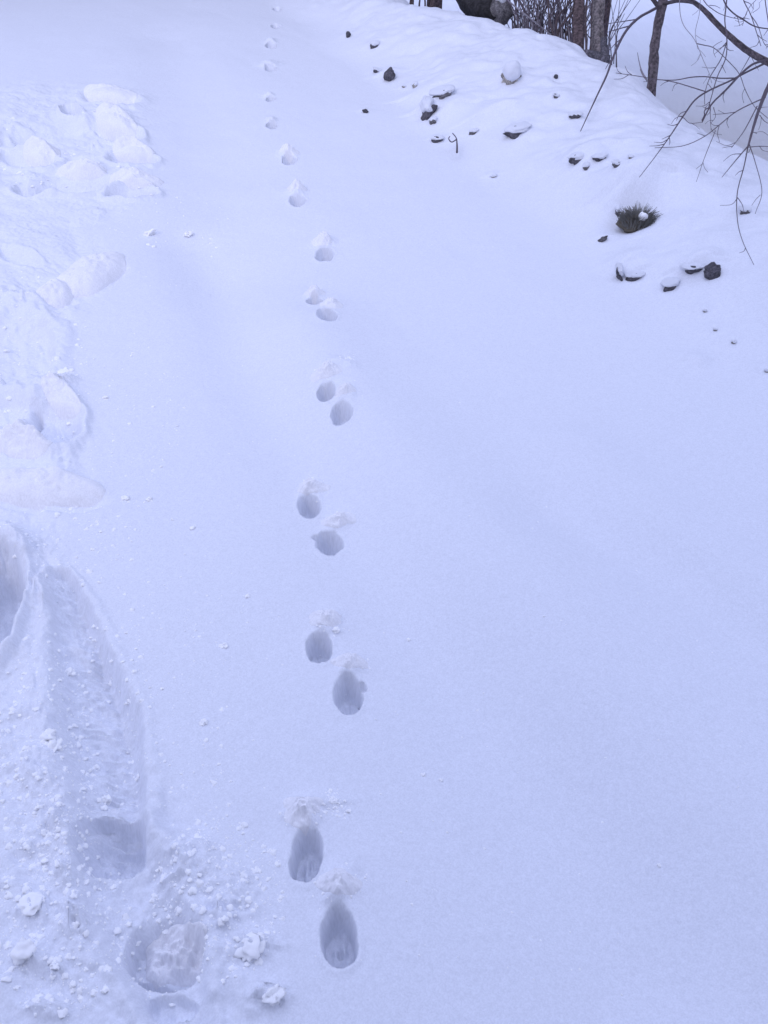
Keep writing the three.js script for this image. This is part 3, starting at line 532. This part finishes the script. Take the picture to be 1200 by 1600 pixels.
// unseen evergreens added to shade the foreground, the gully and the far snow
function spruce(x, d, H, R, first, seed, label) {
  const r = rng(seed), base = new THREE.Vector3(x, baseHeight(x, d) - 0.05, -d), t = woodThing('shade_spruce', label, 'tree', base), P3 = [], I = [];
  t.hang(t.o, 'trunk', tube([base.clone(), base.clone().add(new THREE.Vector3(0.03, H * 0.5, 0.02)), base.clone().add(new THREE.Vector3(0, H, 0))], 0.085, 0.015, 20, 10, 0.1), M.bark2);
  const v = (p) => (P3.push(p.x - base.x, p.y - base.y, p.z - base.z), P3.length / 3 - 1);
  for (let y = first; y < H - 0.1; y += 0.2) {
    const k = 1 - (y - first) / (H - first), L0 = R * (0.12 + 0.88 * Math.pow(k, 0.8)), n = 7 + Math.floor(r() * 4);
    for (let b = 0; b < n; b++) {
      const a = (b + r() * 0.8) / n * Math.PI * 2 + y * 3, L = L0 * (0.7 + 0.45 * r()), dx = Math.cos(a), dz = Math.sin(a), steps = Math.max(4, Math.floor(L / 0.09));
      for (let i = 1; i <= steps; i++) {
        const q = i / steps, cx = base.x + dx * L * q, cz = base.z + dz * L * q, cy = base.y + y + 0.1 * q - 0.45 * L * 0.5 * q * q, w = 0.28 * (1.05 - q) * Math.min(1, L) + 0.05;
        for (const s of [-1, 1]) for (let e = 0; e < 2; e++) {
          const f = w * (0.7 + 0.6 * r()), p0 = new THREE.Vector3(cx, cy, cz), p1 = new THREE.Vector3(cx - dz * s * f + dx * f * 0.7, cy - 0.12 * f - 0.05 * r() - e * 0.06, cz + dx * s * f + dz * f * 0.7), p2 = new THREE.Vector3(cx - dz * s * f * 0.5 + dx * f * 0.2, cy - 0.02 - 0.1 * r() * e, cz + dx * s * f * 0.5 + dz * f * 0.2);
          I.push(v(p0), v(p1), v(p2));
        }
      }
    }
  }
  const g = new THREE.BufferGeometry(); g.setAttribute('position', new THREE.Float32BufferAttribute(P3, 3)); g.setIndex(I); g.computeVertexNormals();
  part(t.o, 'crown', g, M.needles, null, 'stuff'); t.done();
}
spruce(-1.35, -1.95, 8, 1.8, 0.5, 11, 'spruce added for shade behind the viewer to the left, outside the view');
spruce(1.95, -1.85, 8.5, 1.8, 0.5, 12, 'spruce added for shade behind the viewer to the right, outside the view');
spruce(0, -2.7, 9, 2.0, 0.5, 13, 'tallest spruce added for shade, straight behind the viewer, outside the view');
spruce(3.95, 5.6, 9, 2.0, 1.9, 14, 'spruce added to shade the gully, right of the leaning tree, outside the view');
spruce(4.35, 8.4, 10, 2.5, 2.4, 15, 'spruce added to shade the gully, behind the leaning tree, outside the view');
spruce(6.2, 11.5, 10, 2.6, 2.5, 16, 'spruce added to shade the gully, farthest along on the right, outside the view');
spruce(-4.9, 9.0, 9, 1.9, 0.9, 18, 'spruce added to dim the far snow, ahead on the left of the road, outside the view');
spruce(0.5, 10.8, 10, 2.4, 1.4, 22, 'spruce added to dim the far snow, on the far side of the bank where the road bends, above the view');
spruce(-3.0, 11.0, 10, 2.4, 0.8, 19, 'spruce added to dim the far snow, straight ahead beyond the bend of the road, above the view');
spruce(2.05, 10.2, 10, 2.7, 2.5, 20, 'spruce added to shade the gully, hidden behind the pale trunk, its crown above the view');

{ // the little dry twig standing among the stones
  const g = onSnow(711, 236), b = new THREE.Vector3(g[0], g[2] - 0.01, -g[1]), z = g[3] - 0.01, t = woodThing('dry_twig', 'forked dry twig standing in the snow among the far stones', 'twig', b);
  const st = t.hang(t.o, 'stem', limb([[714, 238], [714, 224], [712, 214], [707, 208]], z, z + 0.01, 3.2, 1.6, 6, 0), M.twig);
  t.hang(st, 'side_twig', limb([[713, 218], [706, 222], [701, 216], [703, 213]], z, z, 2.2, 1.4, 6, 0), M.twig);
  t.done();
}

// ------------------------------------------------------------------ loose snow
const CL = [];
for (let i = 0; i < 6; i++) CL.push(lump(900 + i, 4, 0.62, 0.5));
// heaps of loose snow: [px, py, half width px, half depth px on the ground, height m, turn deg, roughness, name, label]
const heaps = [
  [66, 762, 94, 24, 0.05, 4, 0.10, 'snow_heap', 'long smooth tongue of heaped snow at the left edge above the furrow'],
  [143, 428, 58, 22, 0.055, -26, 0.12, 'snow_heap', 'slanting rounded tongue of heaped snow pointing to the upper right'],
  [86, 460, 28, 16, 0.045, -8, 0.16, 'snow_heap', 'short rounded snow heap at the lower left end of the slanting tongue'],
  [96, 622, 32, 16, 0.03, 34, 0.16, 'snow_heap', 'bright snow rim sloping down beside the rounded boot print'],
  [34, 700, 46, 16, 0.035, 4, 0.2, 'snow_heap', 'lumpy snow heap at the left edge above the long tongue'],
  [172, 146, 40, 8, 0.045, 3, 0.10, 'snow_heap', 'farthest flat snow heap of the trampled patch'],
  [182, 192, 34, 13, 0.06, 14, 0.10, 'snow_heap', 'tallest rounded snow heap on the right of the trampled patch'],
  [208, 236, 32, 10, 0.05, 4, 0.10, 'snow_heap', 'rounded snow heap in the middle right of the trampled patch'],
  [212, 284, 38, 10, 0.05, 0, 0.10, 'snow_heap', 'lowest right snow heap of the trampled patch'],
  [128, 272, 38, 8, 0.055, 2, 0.18, 'snow_heap', 'long low snow heap in the middle of the trampled patch'],
  [64, 240, 28, 13, 0.045, 0, 0.1, 'snow_heap', 'snow heap on the left of the trampled patch'],
  [268, 1478, 44, 38, 0.042, 0, 0.34, 'powder_heap', 'crumbled snow heap lying inside the nearest deep boot print'],
  [474, 1280, 26, 20, 0.016, 0, 0.3, 'powder_heap', 'small powder heap at the far end of the nearest left paw print'],
  [530, 1396, 28, 22, 0.016, 0, 0.3, 'powder_heap', 'small powder heap at the far end of the nearest right paw print'],
  [509, 976, 22, 15, 0.015, 0, 0.3, 'powder_heap', 'small powder heap beyond the left print of the second pair'],
  [545, 1044, 22, 16, 0.014, 0, 0.3, 'powder_heap', 'small powder heap beyond the right print of the second pair'],
  [486, 757, 20, 10, 0.014, 0, 0.3, 'powder_heap', 'small powder heap beyond the left print of the third pair'],
  [525, 809, 21, 11, 0.013, 0, 0.3, 'powder_heap', 'small powder heap beyond the right print of the third pair'],
  [510, 605, 17, 9, 0.014, 0, 0.3, 'powder_heap', 'small powder heap beyond the left print of the fourth pair'],
  [540, 635, 15, 8, 0.013, 0, 0.3, 'powder_heap', 'small powder heap beyond the right print of the fourth pair'],
  [491, 466, 14, 7, 0.016, 0, 0.25, 'powder_heap', 'small powder heap beyond the left print of the fifth pair'],
  [517, 491, 14, 7, 0.014, 0, 0.25, 'powder_heap', 'small powder heap beyond the right print of the fifth pair'],
  [506, 381, 14, 7, 0.02, 0, 0.22, 'powder_heap', 'small powder heap beyond the single print above the fifth pair'],
  [464, 300, 12, 5.5, 0.02, 0, 0.22, 'powder_heap', 'small powder heap beyond the far print, seventh from the viewer'],
  [449, 239, 12, 5, 0.02, 0, 0.22, 'powder_heap', 'small powder heap beyond the far print, eighth from the viewer'],
];
heaps.forEach(([px, py, hw, hd, h, turn, rough, name, label], i) => {   // a crumbly dome that lies on the snow and follows it
  const powder = name === 'powder_heap', q0 = powder ? py - hd * 0.45 : py, e = ellipse(px, q0, hw * (powder ? 1.25 : 1.08), hd * (powder ? 1.15 : 1.1), turn), [cx, cd] = e.c;
  const c1 = flat(px + 1, q0), c2 = flat(px, q0 + 1), R = 30, S = 96, P3 = [], U = [], I = [], co = Math.cos(turn * Math.PI / 180), si = Math.sin(turn * Math.PI / 180), hh = h * (powder ? 0.85 : 0.72), y0 = height(cx, cd);
  for (let a = 0; a <= R; a++) for (let b = 0; b <= S; b++) {
    const r = a / R, t = (b % S) / S * Math.PI * 2, ct = Math.cos(t), st = Math.sin(t), edge = 1 + ((powder ? 0.36 : 0.13) * noise(ct * 1.3 + i * 7, st * 1.3 + 3, 301) + (powder ? 0.05 : 0.04) * noise(ct * 4 + i * 7, st * 4, 302) * r);
    const u = ct * r * edge * hw * (powder ? 1.25 : 1.08), v = st * r * edge * hd * (powder ? 1.15 : 1.1), gx = u * co - v * si, gy = u * si + v * co;
    const x = cx + gx * (c1[0] - cx) + gy * (c2[0] - cx), d = cd + gx * (c1[1] - cd) + gy * (c2[1] - cd), k = 1 / (powder ? 0.03 : 0.07);
    const dome = powder ? Math.pow(1 - r * r, 0.9) : Math.pow(1 - Math.pow(r, 2.2), 0.85);
    const n = 1 + rough * 2.2 * fbm(x * k + i, d * k, 303, 4) + 0.6 * rough * noise(x * k * 5, d * k * 5, 307);
    const real = height(x, d), base = powder ? real : real + (Math.max(baseHeight(x, d) - 0.004, real) - real) * (1 - Math.pow(r, 5));
    P3.push(x - cx, base - y0 + (r === 1 ? -0.004 : hh * dome * n - 0.001) + 0.0006 * noise(x * 180, d * 180, 308) * (1 - r), -(d - cd)); U.push(x, d);
  }
  for (let a = 0; a < R; a++) for (let b = 0; b < S; b++) { const k = a * (S + 1) + b; I.push(k, k + 1, k + S + 1, k + 1, k + S + 2, k + S + 1); }
  const g = new THREE.BufferGeometry(); g.setAttribute('position', new THREE.Float32BufferAttribute(P3, 3)); g.setAttribute('uv', new THREE.Float32BufferAttribute(U, 2)); g.setIndex(I); g.computeVertexNormals();
  const nn = g.attributes.normal; let up = 0; for (let k = 0; k < nn.count; k++) up += nn.getY(k); if (up < 0) { for (let k = 0; k < I.length; k += 3) { const w = I[k + 1]; I[k + 1] = I[k + 2]; I[k + 2] = w; } g.setIndex(I); g.computeVertexNormals(); }
  const o = new THREE.Mesh(g, M.heap); o.position.set(cx, y0, -cd); o.castShadow = o.receiveShadow = true;
  add(o, name, label, 'snow heap');
});
const clumps = [
  [232, 365, 20, 12, 'white snow clump right below the trampled patch, left of two'], [294, 367, 18, 13, 'loose snow clump right below the trampled patch, right of two'],
  [196, 779, 13, 10, 'white snow clump beyond the tip of the long snow tongue'], [233, 781, 12, 10, 'pinkish snow clump second from the tip of the long snow tongue'],
  [270, 812, 7, 9, 'small bright snow grain right of the long snow tongue, leftmost of two'], [301, 826, 9, 8, 'small bright snow grain right of the long snow tongue, rightmost of two'],
  [104, 580, 22, 10, 'flat snow clump on the rim of the ragged boot print'], [165, 622, 12, 9, 'snow clump right of the rounded boot print'],
  [545, 1268, 9, 10, 'snow clump right above the nearest paw prints'], [524, 984, 14, 9, 'snow clump on the far rim of the second pair of paw prints'],
  [544, 804, 10, 8, 'snow clump on the far rim of the third pair of paw prints'], [638, 1000, 6, 6, 'lone snow grain right of the second pair of paw prints'],
  [386, 932, 10, 9, 'lone snow clump left of the second pair of paw prints'], [109, 1052, 20, 16, 'rounded snow clump inside the furrow'],
  [75, 1150, 24, 20, 'snow clump on the left rim of the furrow, upper of two'], [84, 1168, 30, 22, 'snow clump on the left rim of the furrow, lower of two'],
  [165, 1250, 22, 16, 'snow clump lying just above the tread print'], [40, 1485, 34, 26, 'big snow clump near the lower left corner'],
  [86, 1508, 16, 24, 'upright snow clump left of the deep boot print'], [392, 1480, 46, 20, 'long snow slab right of the deep boot print'],
  [52, 1412, 44, 20, 'flat snow slab left of the boot prints'], [114, 1540, 13, 11, 'small snow clump below left of the deep boot print'],
  [425, 1556, 34, 22, 'snow clump lowest on the right of the boot prints'], [318, 1130, 12, 10, 'small snow clump right of the furrow'],
  [350, 1010, 14, 9, 'snow clump on the smooth snow right of the upper furrow'], [1030, 1352, 8, 7, 'lone snow grain on the smooth snow at the lower right'],
  [661, 1211, 8, 7, 'lone snow grain right of the nearest paw prints, left of two'], [689, 1219, 8, 6, 'lone snow grain right of the nearest paw prints, right of two'],
];
clumps.forEach(([px, py, w, h, label], i) => {
  const [x, d, y, z] = onSnow(px, py, height), a = w / 2 * z / F, o = new THREE.Mesh(place(CL[i % 6], a, Math.min(a * 0.7, h / 2 * z / F), a * 0.9, (i * 37) % 50 - 25), M.clump);
  o.position.set(x, y - a * 0.05, -d); o.rotation.y = i * 1.7; o.castShadow = o.receiveShadow = true;
  add(o, 'snow_clump', label, 'snow clump');
});
{ // countless crumbs: thickest along the walker's furrow, a few scattered over the smooth snow
  const r = rng(2024), spots = [];
  const sprinkle = (px, py, rx, ry, n, lo, hi, pw = 5) => { for (let i = 0; i < n; i++) { const a = r() * Math.PI * 2, q = pw < 5 ? 1.5 * r() * r() + 0.25 * r() : Math.sqrt(r()); const x = px + Math.cos(a) * q * rx, y = py + Math.sin(a) * q * ry; const g = flat(x, y); const s = lo + (hi - lo) * 0.85 * Math.pow(r(), pw); spots.push([g[0], g[1], s]); } };
  sprinkle(70, 1180, 75, 200, 760, 0.0012, 0.0075); sprinkle(90, 1430, 110, 170, 760, 0.0012, 0.008); sprinkle(340, 1410, 110, 130, 620, 0.0012, 0.008); sprinkle(170, 1100, 70, 150, 260, 0.0012, 0.007);
  sprinkle(300, 1180, 70, 160, 160, 0.0012, 0.006); sprinkle(260, 980, 130, 90, 110, 0.0012, 0.006); sprinkle(200, 650, 90, 120, 120, 0.0015, 0.007); sprinkle(110, 850, 110, 70, 180, 0.0014, 0.008);
  sprinkle(260, 340, 110, 50, 90, 0.002, 0.01); sprinkle(110, 230, 120, 80, 120, 0.003, 0.012); sprinkle(60, 560, 80, 150, 160, 0.002, 0.011); sprinkle(245, 1480, 70, 80, 120, 0.0012, 0.006);
  for (const [px, py, n] of [[476, 1275, 40], [530, 1385, 46], [520, 1258, 36], [510, 975, 34], [548, 1040, 30], [486, 752, 26], [532, 804, 26], [512, 600, 26], [542, 630, 20], [545, 580, 18], [492, 462, 14], [518, 488, 12]]) sprinkle(px, py, Math.max(14, n * 0.8), Math.max(8, n * 0.5), n * 4, 0.0007, 0.0042, 3.4);
  sprinkle(600, 900, 560, 660, 420, 0.0008, 0.0034); sprinkle(900, 1200, 300, 380, 90, 0.0008, 0.0028); sprinkle(330, 700, 160, 400, 160, 0.001, 0.0045);
  const mesh = new THREE.InstancedMesh(lump(950, 2, 0.55, 0.6), M.clump, spots.length), m = new THREE.Matrix4(), q = new THREE.Quaternion(), e = new THREE.Euler();
  spots.forEach(([x, d, s], i) => { e.set((r() - 0.5) * 0.7, r() * 6, (r() - 0.5) * 0.7); q.setFromEuler(e); m.compose(new THREE.Vector3(x, height(x, d) + s * (0.25 * r() - 0.2), -d), q, new THREE.Vector3(s * (0.8 + 0.5 * r()), s * (0.35 + 0.25 * r()), s)); mesh.setMatrixAt(i, m); });
  mesh.castShadow = mesh.receiveShadow = true;
  add(mesh, 'snow_crumbs', 'fine crumbs of loose snow scattered along the prints', 'snow crumbs', null, 'stuff');
}

renderer.render(scene, camera);
